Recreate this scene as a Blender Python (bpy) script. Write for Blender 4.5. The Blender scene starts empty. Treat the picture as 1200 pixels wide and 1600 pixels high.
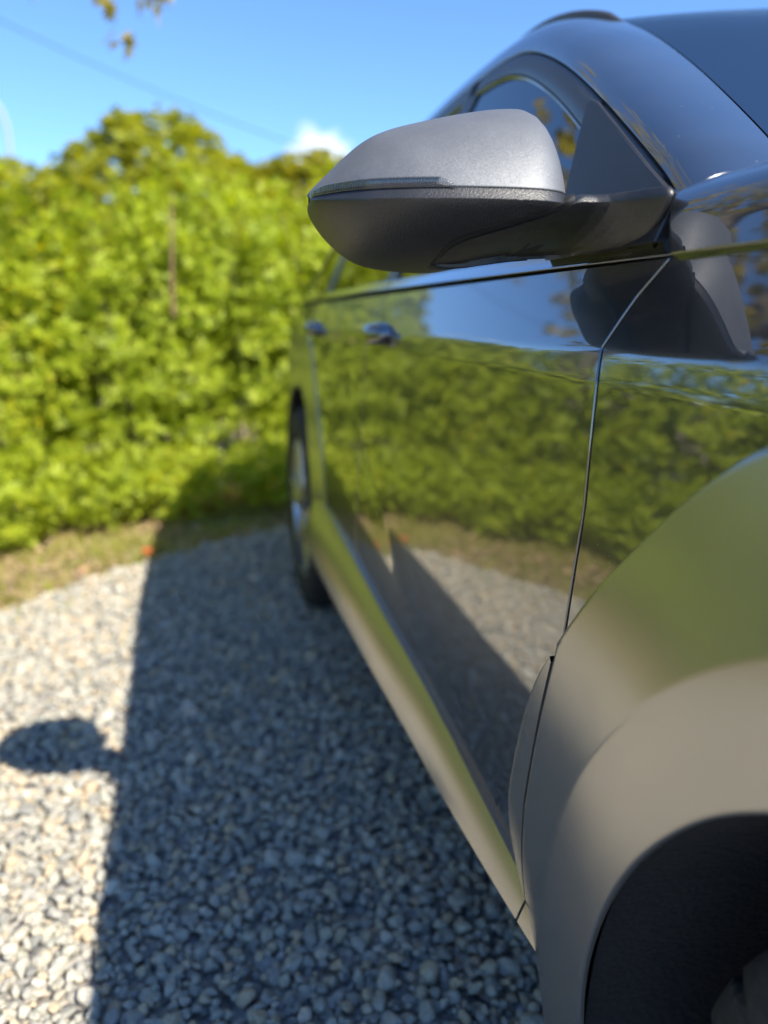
import bpy, math, random
import numpy as np
from mathutils import Vector, Matrix, Euler, noise as mnoise

R = math.radians
rnd = random.Random(7)
nrs = np.random.RandomState(11)
sc = bpy.context.scene
col = sc.collection

# ------------------------------------------------------------------ camera, sky, sun, exposure
cam_d = bpy.data.cameras.new('camera')
cam = bpy.data.objects.new('camera', cam_d); col.objects.link(cam); sc.camera = cam
cam.location = (-.333, 0, 1.0)
cam.rotation_euler = (R(90 - 14.036), 0, R(-13.195))
cam_d.sensor_fit = 'HORIZONTAL'; cam_d.sensor_width = 36; cam_d.lens = 36
cam_d.clip_start = .02; cam_d.clip_end = 3000
cam_d.dof.use_dof = True; cam_d.dof.focus_distance = .765; cam_d.dof.aperture_fstop = 2.9

SUN = Vector((.575, -.91, 1.0)).normalized()          # towards the sun
EL = math.asin(SUN.z)
w = bpy.data.worlds.new('World'); sc.world = w; w.use_nodes = True
wn, wl = w.node_tree.nodes, w.node_tree.links
wn.clear()
wo = wn.new('ShaderNodeOutputWorld'); bg = wn.new('ShaderNodeBackground'); sky = wn.new('ShaderNodeTexSky')
sky.sky_type = 'NISHITA'; sky.sun_disc = False
sky.sun_elevation = EL; sky.sun_rotation = math.atan2(SUN.x, SUN.y)
sky.altitude = 0; sky.air_density = 1.0; sky.dust_density = .0; sky.ozone_density = 10.0; sky.air_density = .95
bg.inputs['Strength'].default_value = .092
# one small fair-weather cloud low over the trees
geo = wn.new('ShaderNodeTexCoord')
dot = wn.new('ShaderNodeVectorMath'); dot.operation = 'DISTANCE'
CLD = Vector((.168, 1.08, .214)).normalized()
sclv = wn.new('ShaderNodeVectorMath'); sclv.operation = 'MULTIPLY'; sclv.inputs[1].default_value = (1, 1, 1.7)
wl.new(geo.outputs['Generated'], sclv.inputs[0])
wl.new(sclv.outputs[0], dot.inputs[0]); dot.inputs[1].default_value = (CLD.x, CLD.y, CLD.z * 1.7)
nz = wn.new('ShaderNodeTexNoise'); nz.inputs['Scale'].default_value = 38; nz.inputs['Detail'].default_value = 5
wl.new(geo.outputs['Generated'], nz.inputs['Vector'])
mm = wn.new('ShaderNodeMath'); mm.operation = 'MULTIPLY_ADD'; mm.inputs[1].default_value = -.09
wl.new(nz.outputs['Fac'], mm.inputs[0]); wl.new(dot.outputs['Value'], mm.inputs[2])
mr = wn.new('ShaderNodeMapRange'); mr.inputs['From Min'].default_value = -.002; mr.inputs['From Max'].default_value = -.028
mr.inputs['To Min'].default_value = 0; mr.inputs['To Max'].default_value = .8
wl.new(mm.outputs[0], mr.inputs['Value'])
mx = wn.new('ShaderNodeMixRGB'); mx.inputs[2].default_value = (5.2, 5.6, 6.2, 1)
wl.new(mr.outputs[0], mx.inputs[0]); wl.new(sky.outputs[0], mx.inputs[1])
wl.new(mx.outputs[0], bg.inputs['Color']); wl.new(bg.outputs[0], wo.inputs['Surface'])

sl = bpy.data.lights.new('sun', 'SUN'); sl.energy = 3.75; sl.angle = R(.53); sl.color = (1, .93, .80)
so = bpy.data.objects.new('sun', sl); col.objects.link(so)
so.rotation_euler = SUN.to_track_quat('Z', 'Y').to_euler()
vs = sc.view_settings
vs.view_transform = 'Standard'; vs.look = 'None'; vs.exposure = 1.55; vs.gamma = 1.0; vs.use_curve_mapping = False
sc.cycles.use_denoising = True
sc.cycles.max_bounces = 6; sc.cycles.diffuse_bounces = 3; sc.cycles.glossy_bounces = 4; sc.cycles.transparent_max_bounces = 8
sc.cycles.sample_clamp_indirect = 8

# ------------------------------------------------------------------ helpers
def tag(o, label=None, cat=None, group=None, kind=None):
    if label: o['label'] = label
    if cat: o['category'] = cat
    if group: o['group'] = group
    if kind: o['kind'] = kind
    return o

def empty(name, loc=(0, 0, 0), parent=None):
    o = bpy.data.objects.new(name, None); col.objects.link(o); o.location = loc
    o.empty_display_size = .1
    if parent: o.parent = parent
    return o

def me_from(name, V, F, smooth=True):
    me = bpy.data.meshes.new(name); me.from_pydata([tuple(v) for v in V], [], F)
    me.validate()
    if smooth: me.polygons.foreach_set('use_smooth', [True] * len(me.polygons))
    me.update()
    if smooth: me.set_sharp_from_angle(angle=R(50))
    return me

def obj(name, V, F, mat, parent=None, smooth=True, loc=(0, 0, 0)):
    o = bpy.data.objects.new(name, me_from(name, V, F, smooth)); col.objects.link(o)
    o.data.materials.append(mat); o.location = loc
    if parent: o.parent = parent
    return o

def from_mesh(name, me, parent=None):
    o = bpy.data.objects.new(name, me); col.objects.link(o)
    if parent: o.parent = parent
    return o

def np_mesh(name, V, T, mat, attr=None, smooth=False):
    """fast triangle mesh from numpy arrays, optional per-vertex float attribute 'lc'"""
    me = bpy.data.meshes.new(name); nv, nt = len(V), len(T)
    me.vertices.add(nv); me.vertices.foreach_set('co', V.astype(np.float32).ravel())
    me.loops.add(nt * 3); me.loops.foreach_set('vertex_index', T.astype(np.int32).ravel())
    me.polygons.add(nt); me.polygons.foreach_set('loop_start', np.arange(0, nt * 3, 3, dtype=np.int32))
    me.update(calc_edges=True)
    if smooth: me.polygons.foreach_set('use_smooth', [True] * nt)
    if attr is not None:
        a = me.attributes.new('lc', 'FLOAT', 'POINT'); a.data.foreach_set('value', attr.astype(np.float32))
    me.materials.append(mat); return me

def interp(pts, n):
    """Catmull-Rom through pts, n samples even in index; returns array"""
    P = np.array(pts, float); m = len(P)
    P = np.vstack([2 * P[0] - P[1], P, 2 * P[-1] - P[-2]])
    d = np.linalg.norm(np.diff(P[1:-1], axis=0), axis=1); cu = np.concatenate([[0], np.cumsum(d)])
    out = []
    for s in np.linspace(0, cu[-1], n):
        i = min(int(np.searchsorted(cu, s, 'right')) - 1, m - 2); t = (s - cu[i]) / (cu[i + 1] - cu[i])
        a, b, c, e = P[i], P[i + 1], P[i + 2], P[i + 3]
        out.append(.5 * (2 * b + (c - a) * t + (2 * a - 5 * b + 4 * c - e) * t * t + (3 * b - a - 3 * c + e) * t ** 3))
    return np.array(out)

def lerp_tab(tab, q):
    xs = [a for a, b in tab]; ys = [b for a, b in tab]
    return float(np.interp(q, xs, ys))

def grid_faces(nr, nc, closed=False, flip=False, off=0):
    F = []
    for r in range(nr - 1):
        for c in range(nc if closed else nc - 1):
            c2 = (c + 1) % nc
            f = (off + r * nc + c, off + r * nc + c2, off + (r + 1) * nc + c2, off + (r + 1) * nc + c)
            F.append(f[::-1] if flip else f)
    return F

def panel(name, G, mat, parent, depth=.012, rim=.0014, flip=False, edges='lrtb'):
    """G[rows][cols] points; adds a rounded folded rim around the edge. Outward = cross(row,col) or flipped"""
    G = np.array(G, float)
    def support(A):                                   # tight rows beside the edges keep the shading crisp
        a = np.linalg.norm(A[1] - A[0], axis=-1, keepdims=True); b = np.linalg.norm(A[-2] - A[-1], axis=-1, keepdims=True)
        fa = np.minimum(.45, .0016 / np.maximum(a, 1e-6)); fb = np.minimum(.45, .0016 / np.maximum(b, 1e-6))
        return np.concatenate([A[:1], (A[0] + (A[1] - A[0]) * fa)[None], A[1:-1], (A[-1] + (A[-2] - A[-1]) * fb)[None], A[-1:]])
    G = support(G); G = support(G.transpose(1, 0, 2)).transpose(1, 0, 2); nr, nc = G.shape[:2]
    dr = np.gradient(G, axis=0); dc = np.gradient(G, axis=1)
    N = np.cross(dc, dr); N /= (np.linalg.norm(N, axis=2, keepdims=True) + 1e-12)
    if flip: N = -N
    V = [tuple(p) for p in G.reshape(-1, 3)]
    F = grid_faces(nr, nc, flip=flip)
    loop = [(0, c) for c in range(nc)] + [(r, nc - 1) for r in range(1, nr)] + \
           [(nr - 1, c) for c in range(nc - 2, -1, -1)] + [(r, 0) for r in range(nr - 2, 0, -1)]
    rings = [[r * nc + c for r, c in loop]]
    outs = []
    for r, c in loop:
        ri = min(max(r, 1), nr - 2); ci = min(max(c, 1), nc - 2)
        o = G[r, c] - G[ri, ci]; o = o - N[r, c] * np.dot(o, N[r, c]); l = np.linalg.norm(o)
        outs.append(o / l if l > 1e-9 else o * 0)
    for a, b in ((.7, .3), (1.0, 1.0), (1.0, depth / rim)):
        ids = []
        for k, (r, c) in enumerate(loop):
            p = G[r, c] + outs[k] * rim * a - N[r, c] * rim * b
            ids.append(len(V)); V.append(tuple(p))
        rings.append(ids)
    n = len(loop)
    for A, B in zip(rings[:-1], rings[1:]):
        for k in range(n):
            k2 = (k + 1) % n
            f = (A[k], B[k], B[k2], A[k2])
            F.append(f if flip else f[::-1])
    return obj(name, V, F, mat, parent)

def box_vf(c, s, bev=0):
    x, y, z = c; a, b, d = s[0] / 2, s[1] / 2, s[2] / 2
    V = [(x + i * a, y + j * b, z + k * d) for i in (-1, 1) for j in (-1, 1) for k in (-1, 1)]
    F = [(0, 1, 3, 2), (4, 6, 7, 5), (0, 4, 5, 1), (2, 3, 7, 6), (0, 2, 6, 4), (1, 5, 7, 3)]
    return V, F

def rbox(name, c, s, mat, parent, bev=.01, seg=3):
    V, F = box_vf((0, 0, 0), s); o = obj(name, V, F, mat, parent, loc=c)
    m = o.modifiers.new('bevel', 'BEVEL'); m.width = bev; m.segments = seg
    return o

def tube_vf(path, rad, n=8, off=0):
    P = [Vector(p) for p in path]; V = []; F = []
    if not hasattr(rad, '__len__'): rad = [rad] * len(P)
    up = Vector((.13, .31, .94))
    for i, p in enumerate(P):
        d = (P[min(i + 1, len(P) - 1)] - P[max(i - 1, 0)]).normalized()
        a = d.cross(up)
        if a.length < .05: a = d.cross(Vector((1, 0, 0)))
        a.normalize(); b = d.cross(a)
        for k in range(n):
            t = 2 * math.pi * k / n
            V.append(tuple(p + (a * math.cos(t) + b * math.sin(t)) * rad[i]))
    F = grid_faces(len(P), n, closed=True, off=off)
    F.append(tuple(off + k for k in range(n))[::-1]); F.append(tuple(off + (len(P) - 1) * n + k for k in range(n)))
    return V, F

def join_vf(parts):
    V, F = [], []
    for v, f in parts:
        o = len(V); V += list(v); F += [tuple(i + o for i in q) for q in f]
    return V, F

def lathe_vf(prof, n, axis='x', mod=None):
    """prof: list of (axial, radius); around x axis"""
    V = []
    for j, (a, r) in enumerate(prof):
        for k in range(n):
            rr = r if mod is None else mod(j, k, r)
            t = 2 * math.pi * k / n
            V.append((a, rr * math.cos(t), rr * math.sin(t)))
    return V, grid_faces(len(prof), n, closed=True)

# ------------------------------------------------------------------ materials
def mat(name):
    m = bpy.data.materials.new(name); m.use_nodes = True
    nt = m.node_tree; nt.nodes.clear()
    out = nt.nodes.new('ShaderNodeOutputMaterial')
    return m, nt, out
def N(nt, t, **kw):
    n = nt.nodes.new(t)
    for k, v in kw.items():
        if k in n.inputs: n.inputs[k].default_value = v
        else: setattr(n, k, v)
    return n
def pbsdf(nt, **kw):
    n = nt.nodes.new('ShaderNodeBsdfPrincipled')
    for k, v in kw.items(): n.inputs[k.replace('_', ' ')].default_value = v
    return n
def ramp(nt, stops, interpn='LINEAR'):
    n = nt.nodes.new('ShaderNodeValToRGB'); e = n.color_ramp.elements; n.color_ramp.interpolation = interpn
    while len(e) < len(stops): e.new(.5)
    for el, (p, c) in zip(e, stops):
        el.position = p; el.color = (*c, 1) if len(c) == 3 else c
    return n
def bump_noise(nt, scale, dist, detail=2, coord='Object', strength=1):
    tc = N(nt, 'ShaderNodeTexCoord'); nn = N(nt, 'ShaderNodeTexNoise', Scale=scale, Detail=detail)
    nt.links.new(tc.outputs[coord], nn.inputs['Vector'])
    b = N(nt, 'ShaderNodeBump', Strength=strength, Distance=dist); nt.links.new(nn.outputs['Fac'], b.inputs['Height'])
    return b, nn, tc
def simple(name, c, rough=.5, metal=0, bump=None, spec=.5, coat=0, **kw):
    m, nt, out = mat(name)
    p = pbsdf(nt, Base_Color=(*c, 1), Roughness=rough, Metallic=metal, Specular_IOR_Level=spec, Coat_Weight=coat, **kw)
    if bump:
        b, nn, tc = bump_noise(nt, bump[0], bump[1]); nt.links.new(b.outputs[0], p.inputs['Normal'])
    nt.links.new(p.outputs[0], out.inputs[0]); return m

def dusty_paint(name, base, spec, rough, coat_ior, dust=.5):
    m, nt, out = mat(name); L = nt.links.new
    tc = N(nt, 'ShaderNodeTexCoord')
    p = pbsdf(nt, Base_Color=(*base, 1), Roughness=rough, Metallic=.35, Coat_Weight=1, Coat_Roughness=.012, Coat_IOR=coat_ior, Specular_IOR_Level=spec)
    # settled dust: fine film and scattered specks
    n1 = N(nt, 'ShaderNodeTexNoise', Scale=7, Detail=4); L(tc.outputs['Object'], n1.inputs['Vector'])
    v = N(nt, 'ShaderNodeTexVoronoi', Scale=95); L(tc.outputs['Object'], v.inputs['Vector'])
    lt = N(nt, 'ShaderNodeMapRange'); lt.inputs['From Min'].default_value = .10; lt.inputs['From Max'].default_value = .04
    L(v.outputs['Distance'], lt.inputs['Value'])
    sepc = N(nt, 'ShaderNodeSeparateColor'); L(v.outputs['Color'], sepc.inputs[0])
    gt = N(nt, 'ShaderNodeMath', operation='GREATER_THAN'); gt.inputs[1].default_value = .84; L(sepc.outputs[0], gt.inputs[0])
    mu = N(nt, 'ShaderNodeMath', operation='MULTIPLY'); L(lt.outputs[0], mu.inputs[0]); L(gt.outputs[0], mu.inputs[1])
    film = N(nt, 'ShaderNodeMapRange'); film.inputs['From Min'].default_value = .35; film.inputs['From Max'].default_value = .75
    film.inputs['To Min'].default_value = .004; film.inputs['To Max'].default_value = .022; L(n1.outputs['Fac'], film.inputs['Value'])
    mu2 = N(nt, 'ShaderNodeMath', operation='MULTIPLY_ADD'); mu2.inputs[1].default_value = dust; L(mu.outputs[0], mu2.inputs[0]); L(film.outputs[0], mu2.inputs[2])
    d = N(nt, 'ShaderNodeBsdfDiffuse'); d.inputs[0].default_value = (.36, .34, .30, 1)
    ms = N(nt, 'ShaderNodeMixShader'); L(mu2.outputs[0], ms.inputs[0]); L(p.outputs[0], ms.inputs[1]); L(d.outputs[0], ms.inputs[2])
    # faint orange peel
    n2 = N(nt, 'ShaderNodeTexNoise', Scale=9, Detail=1); L(tc.outputs['Object'], n2.inputs['Vector'])
    b = N(nt, 'ShaderNodeBump', Strength=1, Distance=.00016); L(n2.outputs['Fac'], b.inputs['Height'])
    L(b.outputs[0], p.inputs['Coat Normal'])
    L(ms.outputs[0], out.inputs[0]); return m

PAINT = dusty_paint('dark_grey_paint', (.016, .020, .026), .7, .30, 2.5)
def satin_mat():
    m, nt, out = mat('satin_cladding'); L = nt.links.new
    p = pbsdf(nt, Base_Color=(.38, .365, .34, 1), Roughness=.30, Metallic=.8, Coat_Weight=.3, Coat_Roughness=.2)
    tc = N(nt, 'ShaderNodeTexCoord')
    n1 = N(nt, 'ShaderNodeTexNoise', Scale=9, Detail=2); L(tc.outputs['Object'], n1.inputs['Vector'])
    r = N(nt, 'ShaderNodeMapRange'); r.inputs['From Min'].default_value = .3; r.inputs['From Max'].default_value = .7
    r.inputs['To Min'].default_value = .20; r.inputs['To Max'].default_value = .245; L(n1.outputs['Fac'], r.inputs['Value'])
    L(r.outputs[0], p.inputs['Roughness']); L(p.outputs[0], out.inputs[0]); return m
SATIN = satin_mat()
def flake_mat():
    m, nt, out = mat('silver_flake_paint'); L = nt.links.new
    tc = N(nt, 'ShaderNodeTexCoord')
    v = N(nt, 'ShaderNodeTexVoronoi', Scale=1500); L(tc.outputs['Object'], v.inputs['Vector'])
    sub = N(nt, 'ShaderNodeVectorMath', operation='SUBTRACT'); sub.inputs[1].default_value = (.5, .5, .5); L(v.outputs['Color'], sub.inputs[0])
    sc_ = N(nt, 'ShaderNodeVectorMath', operation='SCALE'); sc_.inputs['Scale'].default_value = .2; L(sub.outputs[0], sc_.inputs[0])
    g = N(nt, 'ShaderNodeNewGeometry'); ad = N(nt, 'ShaderNodeVectorMath', operation='ADD'); L(g.outputs['Normal'], ad.inputs[0]); L(sc_.outputs[0], ad.inputs[1])
    nm = N(nt, 'ShaderNodeVectorMath', operation='NORMALIZE'); L(ad.outputs[0], nm.inputs[0])
    n1 = N(nt, 'ShaderNodeTexNoise', Scale=28, Detail=5); L(tc.outputs['Object'], n1.inputs['Vector'])
    cr = ramp(nt, [(.3, (.118, .125, .138)), (.7, (.142, .149, .162))]); L(n1.outputs['Fac'], cr.inputs[0])
    p = pbsdf(nt, Roughness=.58, Metallic=.42, Coat_Weight=.1, Coat_Roughness=.35)
    L(cr.outputs[0], p.inputs['Base Color']); L(nm.outputs[0], p.inputs['Normal'])
    L(p.outputs[0], out.inputs[0]); return m
FLAKE = flake_mat()
def grain_mat(name, c, rough, scale=1500, d=.00035):
    m, nt, out = mat(name); L = nt.links.new
    p = pbsdf(nt, Base_Color=(*c, 1), Roughness=rough, Specular_IOR_Level=.75)
    tc = N(nt, 'ShaderNodeTexCoord'); v = N(nt, 'ShaderNodeTexVoronoi', Scale=scale * .55, feature='SMOOTH_F1'); L(tc.outputs['Object'], v.inputs['Vector'])
    b = N(nt, 'ShaderNodeBump', Strength=.8, Distance=d); L(v.outputs['Distance'], b.inputs['Height']); L(b.outputs[0], p.inputs['Normal'])
    n1 = N(nt, 'ShaderNodeTexNoise', Scale=60, Detail=6); L(tc.outputs['Object'], n1.inputs['Vector'])
    cr = ramp(nt, [(.42, c), (.72, tuple(x * 1.2 + .002 for x in c))]); L(n1.outputs['Fac'], cr.inputs[0]); L(cr.outputs[0], p.inputs['Base Color'])
    L(p.outputs[0], out.inputs[0]); return m
GRAIN = grain_mat('black_grained_plastic', (.013, .013, .0145), .44)
FRAME = grain_mat('window_frame_black', (.03, .031, .034), .38, 2200, .0001)
RUBBER = simple('black_rubber', (.012, .012, .013), .75)
CHROME = simple('satin_chrome', (.50, .50, .51), .16, 1.0)
LINER = grain_mat('wheel_liner_felt', (.006, .006, .007), .95, 300, .002)
INTER = simple('interior_cloth', (.03, .03, .033), .85, bump=(700, .0008))
def glass_mat(name, tint, ior=1.5, dens=1):
    m, nt, out = mat(name); L = nt.links.new
    fr = N(nt, 'ShaderNodeFresnel', IOR=ior); t = N(nt, 'ShaderNodeBsdfTransparent'); t.inputs[0].default_value = (*tint, 1)
    g = N(nt, 'ShaderNodeBsdfGlossy'); g.inputs['Roughness'].default_value = .004
    a = N(nt, 'ShaderNodeMixShader'); L(fr.outputs[0], a.inputs[0]); L(t.outputs[0], a.inputs[1]); L(g.outputs[0], a.inputs[2])
    L(a.outputs[0], out.inputs[0]); return m
GLASS = glass_mat('tinted_glass', (.05, .06, .065), 3.6)
WGLASS = glass_mat('windscreen_glass', (.25, .28, .29), 6.5)
LENS = glass_mat('clear_lens', (.80, .82, .85), 1.7)
FRIT = simple('windscreen_edge_band', (.010, .011, .014), .10, spec=.8, coat=1, Coat_IOR=1.8)
REFL = simple('indicator_reflector', (.42, .43, .46), .3, .6)
MIRG = simple('mirror_glass_silver', (.9, .9, .9), .01, 1.0)
ALLOY = simple('alloy_grey', (.42, .42, .44), .28, .9)
def tyre_mat():
    m, nt, out = mat('tyre_rubber'); L = nt.links.new
    p = pbsdf(nt, Roughness=.82); b, nn, tc = bump_noise(nt, 90, .002, 4); L(b.outputs[0], p.inputs['Normal'])
    cr = ramp(nt, [(.35, (.014, .014, .015)), (.75, (.034, .034, .035))]); L(nn.outputs['Fac'], cr.inputs[0]); L(cr.outputs[0], p.inputs['Base Color'])
    L(p.outputs[0], out.inputs[0]); return m
TYRE = tyre_mat()

def leaf_mat(name, stops, trans=.42):
    m, nt, out = mat(name); L = nt.links.new
    at = N(nt, 'ShaderNodeAttribute', attribute_name='lc')
    oi = N(nt, 'ShaderNodeObjectInfo'); sh = N(nt, 'ShaderNodeMath', operation='MULTIPLY_ADD'); sh.inputs[1].default_value = .22
    L(oi.outputs['Random'], sh.inputs[0]); L(at.outputs['Fac'], sh.inputs[2])
    sb = N(nt, 'ShaderNodeMath', operation='SUBTRACT'); sb.inputs[1].default_value = .11; L(sh.outputs[0], sb.inputs[0])
    cr = ramp(nt, stops); L(sb.outputs[0], cr.inputs[0])
    p = pbsdf(nt, Roughness=.5, Specular_IOR_Level=.35); L(cr.outputs[0], p.inputs['Base Color'])
    t = N(nt, 'ShaderNodeBsdfTranslucent')
    hs = N(nt, 'ShaderNodeHueSaturation', Hue=.49, Saturation=1.05, Value=1.9); L(cr.outputs[0], hs.inputs['Color']); L(hs.outputs[0], t.inputs[0])
    a = N(nt, 'ShaderNodeMixShader', Fac=trans); L(p.outputs[0], a.inputs[1]); L(t.outputs[0], a.inputs[2])
    L(a.outputs[0], out.inputs[0]); return m
LEAF = leaf_mat('rose_leaf', [(0, (.14, .185, .014)), (.3, (.265, .33, .022)), (.8, (.36, .42, .034)), (.93, (.32, .34, .014)), (1, (.42, .36, .012))], .45)
LEAF2 = leaf_mat('yellow_maple_leaf', [(0, (.24, .21, .02)), (.5, (.34, .29, .03)), (1, (.44, .35, .035))], .5)
LEAF3 = leaf_mat('olive_leaf', [(0, (.16, .19, .014)), (.6, (.26, .285, .02)), (1, (.34, .33, .022))])
LEAF4 = leaf_mat('yellow_green_leaf', [(0, (.14, .16, .012)), (.5, (.25, .25, .015)), (1, (.38, .33, .012))])
GRASS = leaf_mat('grass_blade', [(0, (.17, .20, .03)), (.5, (.27, .28, .04)), (.8, (.38, .34, .12)), (1, (.44, .36, .18))], .35)
LITTER = leaf_mat('fallen_leaf', [(0, (.22, .14, .08)), (.5, (.36, .25, .15)), (.85, (.46, .35, .22)), (1, (.50, .22, .11))], .15)
REDLEAF = leaf_mat('red_leaf', [(0, (.42, .10, .03)), (1, (.46, .13, .03))], .3)
def bark_mat(name, a, b):
    m, nt, out = mat(name); L = nt.links.new
    p = pbsdf(nt, Roughness=.9); bb, nn, tc = bump_noise(nt, 40, .01, 5); L(bb.outputs[0], p.inputs['Normal'])
    cr = ramp(nt, [(.3, a), (.7, b)]); L(nn.outputs['Fac'], cr.inputs[0]); L(cr.outputs[0], p.inputs['Base Color'])
    L(p.outputs[0], out.inputs[0]); return m
BARK = bark_mat('bark', (.06, .045, .035), (.16, .13, .10))
DEADWOOD = bark_mat('dead_cane', (.16, .09, .045), (.30, .19, .10))
def pebble_mat():
    m, nt, out = mat('river_pebble'); L = nt.links.new
    oi = N(nt, 'ShaderNodeObjectInfo'); tc = N(nt, 'ShaderNodeTexCoord')
    cr = ramp(nt, [(0, (.21, .21, .195)), (.12, (.32, .31, .28)), (.3, (.415, .392, .332)), (.48, (.38, .37, .32)), (.62, (.475, .44, .365)), (.75, (.46, .39, .28)),
                   (.84, (.52, .41, .27)), (.9, (.35, .36, .31)), (.96, (.58, .54, .46)), (1, (.46, .33, .22))]); L(oi.outputs['Random'], cr.inputs[0])
    # per-stone offset so that no two stones share their speckle
    cx = N(nt, 'ShaderNodeCombineXYZ'); ml = N(nt, 'ShaderNodeMath', operation='MULTIPLY'); ml.inputs[1].default_value = 53.0
    L(oi.outputs['Random'], ml.inputs[0]); L(ml.outputs[0], cx.inputs[0]); L(ml.outputs[0], cx.inputs[2])
    ad = N(nt, 'ShaderNodeVectorMath', operation='ADD'); L(tc.outputs['Object'], ad.inputs[0]); L(cx.outputs[0], ad.inputs[1])
    n1 = N(nt, 'ShaderNodeTexNoise', Scale=2.4, Detail=6, Roughness=.7); L(ad.outputs[0], n1.inputs['Vector'])
    r2 = ramp(nt, [(.25, (.62, .62, .62)), (.5, (1, 1, 1)), (.75, (1.35, 1.33, 1.3))]); L(n1.outputs['Fac'], r2.inputs[0])
    mu = N(nt, 'ShaderNodeMixRGB', blend_type='MULTIPLY'); mu.inputs[0].default_value = 1; L(cr.outputs[0], mu.inputs[1]); L(r2.outputs[0], mu.inputs[2])
    p = pbsdf(nt, Roughness=.72, Specular_IOR_Level=.35); L(mu.outputs[0], p.inputs['Base Color'])
    b = N(nt, 'ShaderNodeBump', Strength=.35, Distance=.08); L(n1.outputs['Fac'], b.inputs['Height']); L(b.outputs[0], p.inputs['Normal'])
    L(p.outputs[0], out.inputs[0]); return m
PEBBLE = pebble_mat()
def bed_mat():
    m, nt, out = mat('gravel_bed'); L = nt.links.new
    tc = N(nt, 'ShaderNodeTexCoord'); v = N(nt, 'ShaderNodeTexVoronoi', Scale=42); L(tc.outputs['Object'], v.inputs['Vector'])
    s = N(nt, 'ShaderNodeSeparateColor'); L(v.outputs['Color'], s.inputs[0])
    cr = ramp(nt, [(0, (.15, .15, .15)), (.5, (.30, .29, .27)), (.8, (.36, .31, .25)), (1, (.46, .44, .41))]); L(s.outputs[0], cr.inputs[0])
    p = pbsdf(nt, Roughness=.8); L(cr.outputs[0], p.inputs['Base Color'])
    b = N(nt, 'ShaderNodeBump', Strength=1, Distance=.02, invert=True); L(v.outputs['Distance'], b.inputs['Height']); L(b.outputs[0], p.inputs['Normal'])
    L(p.outputs[0], out.inputs[0]); return m
BED = bed_mat()
def soil_mat():
    m, nt, out = mat('verge_soil'); L = nt.links.new
    b, nn, tc = bump_noise(nt, 30, .03, 6)
    n2 = N(nt, 'ShaderNodeTexNoise', Scale=3, Detail=4); L(tc.outputs['Object'], n2.inputs['Vector'])
    cr = ramp(nt, [(.3, (.20, .14, .09)), (.5, (.32, .24, .15)), (.7, (.26, .24, .10))]); L(n2.outputs['Fac'], cr.inputs[0])
    p = pbsdf(nt, Roughness=.95); L(cr.outputs[0], p.inputs['Base Color']); L(b.outputs[0], p.inputs['Normal']); L(p.outputs[0], out.inputs[0]); return m
SOIL = soil_mat()

# ------------------------------------------------------------------ ground
V, F = [], []
rings = [0, 1, 2, 4, 7, 12, 25, 60, 150, 400, 1200]
V.append((0, 0, -.03)); nseg = 48
for r in rings[1:]:
    for k in range(nseg):
        a = 2 * math.pi * k / nseg; V.append((r * math.cos(a), 2 + r * math.sin(a), -.03))
for k in range(nseg): F.append((0, 1 + k, 1 + (k + 1) % nseg))
F += grid_faces(len(rings) - 1, nseg, closed=True, flip=True, off=1)
tag(obj('ground', V, F, SOIL), kind='structure')

# border between gravel and verge (world x,y), from the right rear round to the left front
BORDER = [(4.2, 4.4), (2.2, 4.15), (.9, 3.95), (.1, 3.72), (-.55, 3.34), (-1.07, 2.80), (-1.55, 2.25), (-2.0, 1.6), (-2.3, .8), (-2.4, -.2), (-2.4, -1.6), (-2.4, -4)]
BC = interp([(x, y, 0) for x, y in BORDER], 90)[:, :2]
poly = [tuple(p) for p in BC] + [(-1.5, -6), (6, -6), (6, 4.4)]
def in_gravel(x, y):
    c = False; n = len(poly); j = n - 1
    for i in range(n):
        xi, yi = poly[i]; xj, yj = poly[j]
        if (yi > y) != (yj > y) and x < (xj - xi) * (y - yi) / (yj - yi) + xi: c = not c
        j = i
    return c
def border_dist(x, y): return float(np.min(np.hypot(BC[:, 0] - x, BC[:, 1] - y)))
gravel = tag(obj('gravel', [(x, y, -.012) for x, y in poly], [tuple(range(len(poly)))], BED), kind='structure')

# ---- pebbles: stones dropped one after another until they rest on their neighbours
def stone_mesh(k):
    import bmesh
    bm = bmesh.new(); bmesh.ops.create_icosphere(bm, subdivisions=3, radius=1)
    s = Vector((k * 3.7, k * 1.9, k * .7)); ang = [Vector((rnd.gauss(0, 1), rnd.gauss(0, 1), rnd.gauss(0, 1))).normalized() for _ in range(9)]
    cut = [rnd.uniform(.5, .9) for _ in ang]
    for v in bm.verts:
        p = v.co.copy(); d = 1 + .16 * mnoise.noise(p * 1.1 + s) + .06 * mnoise.noise(p * 2.6 + s)
        q = p * d
        for a, c in zip(ang, cut):                      # flattened sides
            h = q.dot(a) - c
            if h > 0: q -= a * h * .93
        v.co = q
    me = bpy.data.meshes.new('pebble'); bm.to_mesh(me); bm.free()
    me.polygons.foreach_set('use_smooth', [True] * len(me.polygons)); me.materials.append(PEBBLE); return me
STONES = [stone_mesh(k) for k in range(14)]
cell = .036; gridd = {}; peb = []
def rest(x, y, r):
    ci, cj = int(x // cell), int(y // cell); z = r * .55
    for i in (ci - 1, ci, ci + 1):
        for j in (cj - 1, cj, cj + 1):
            for (px, py, pr, pz) in gridd.get((i, j), ()):
                d2 = (px - x) ** 2 + (py - y) ** 2; s = (r + pr) * .86
                if d2 < s * s:
                    h = pz + .62 * math.sqrt(s * s - d2)
                    if h > z: z = h
    return z
X0, X1, Y0, Y1 = -2.3, 1.0, .45, 3.95
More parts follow.
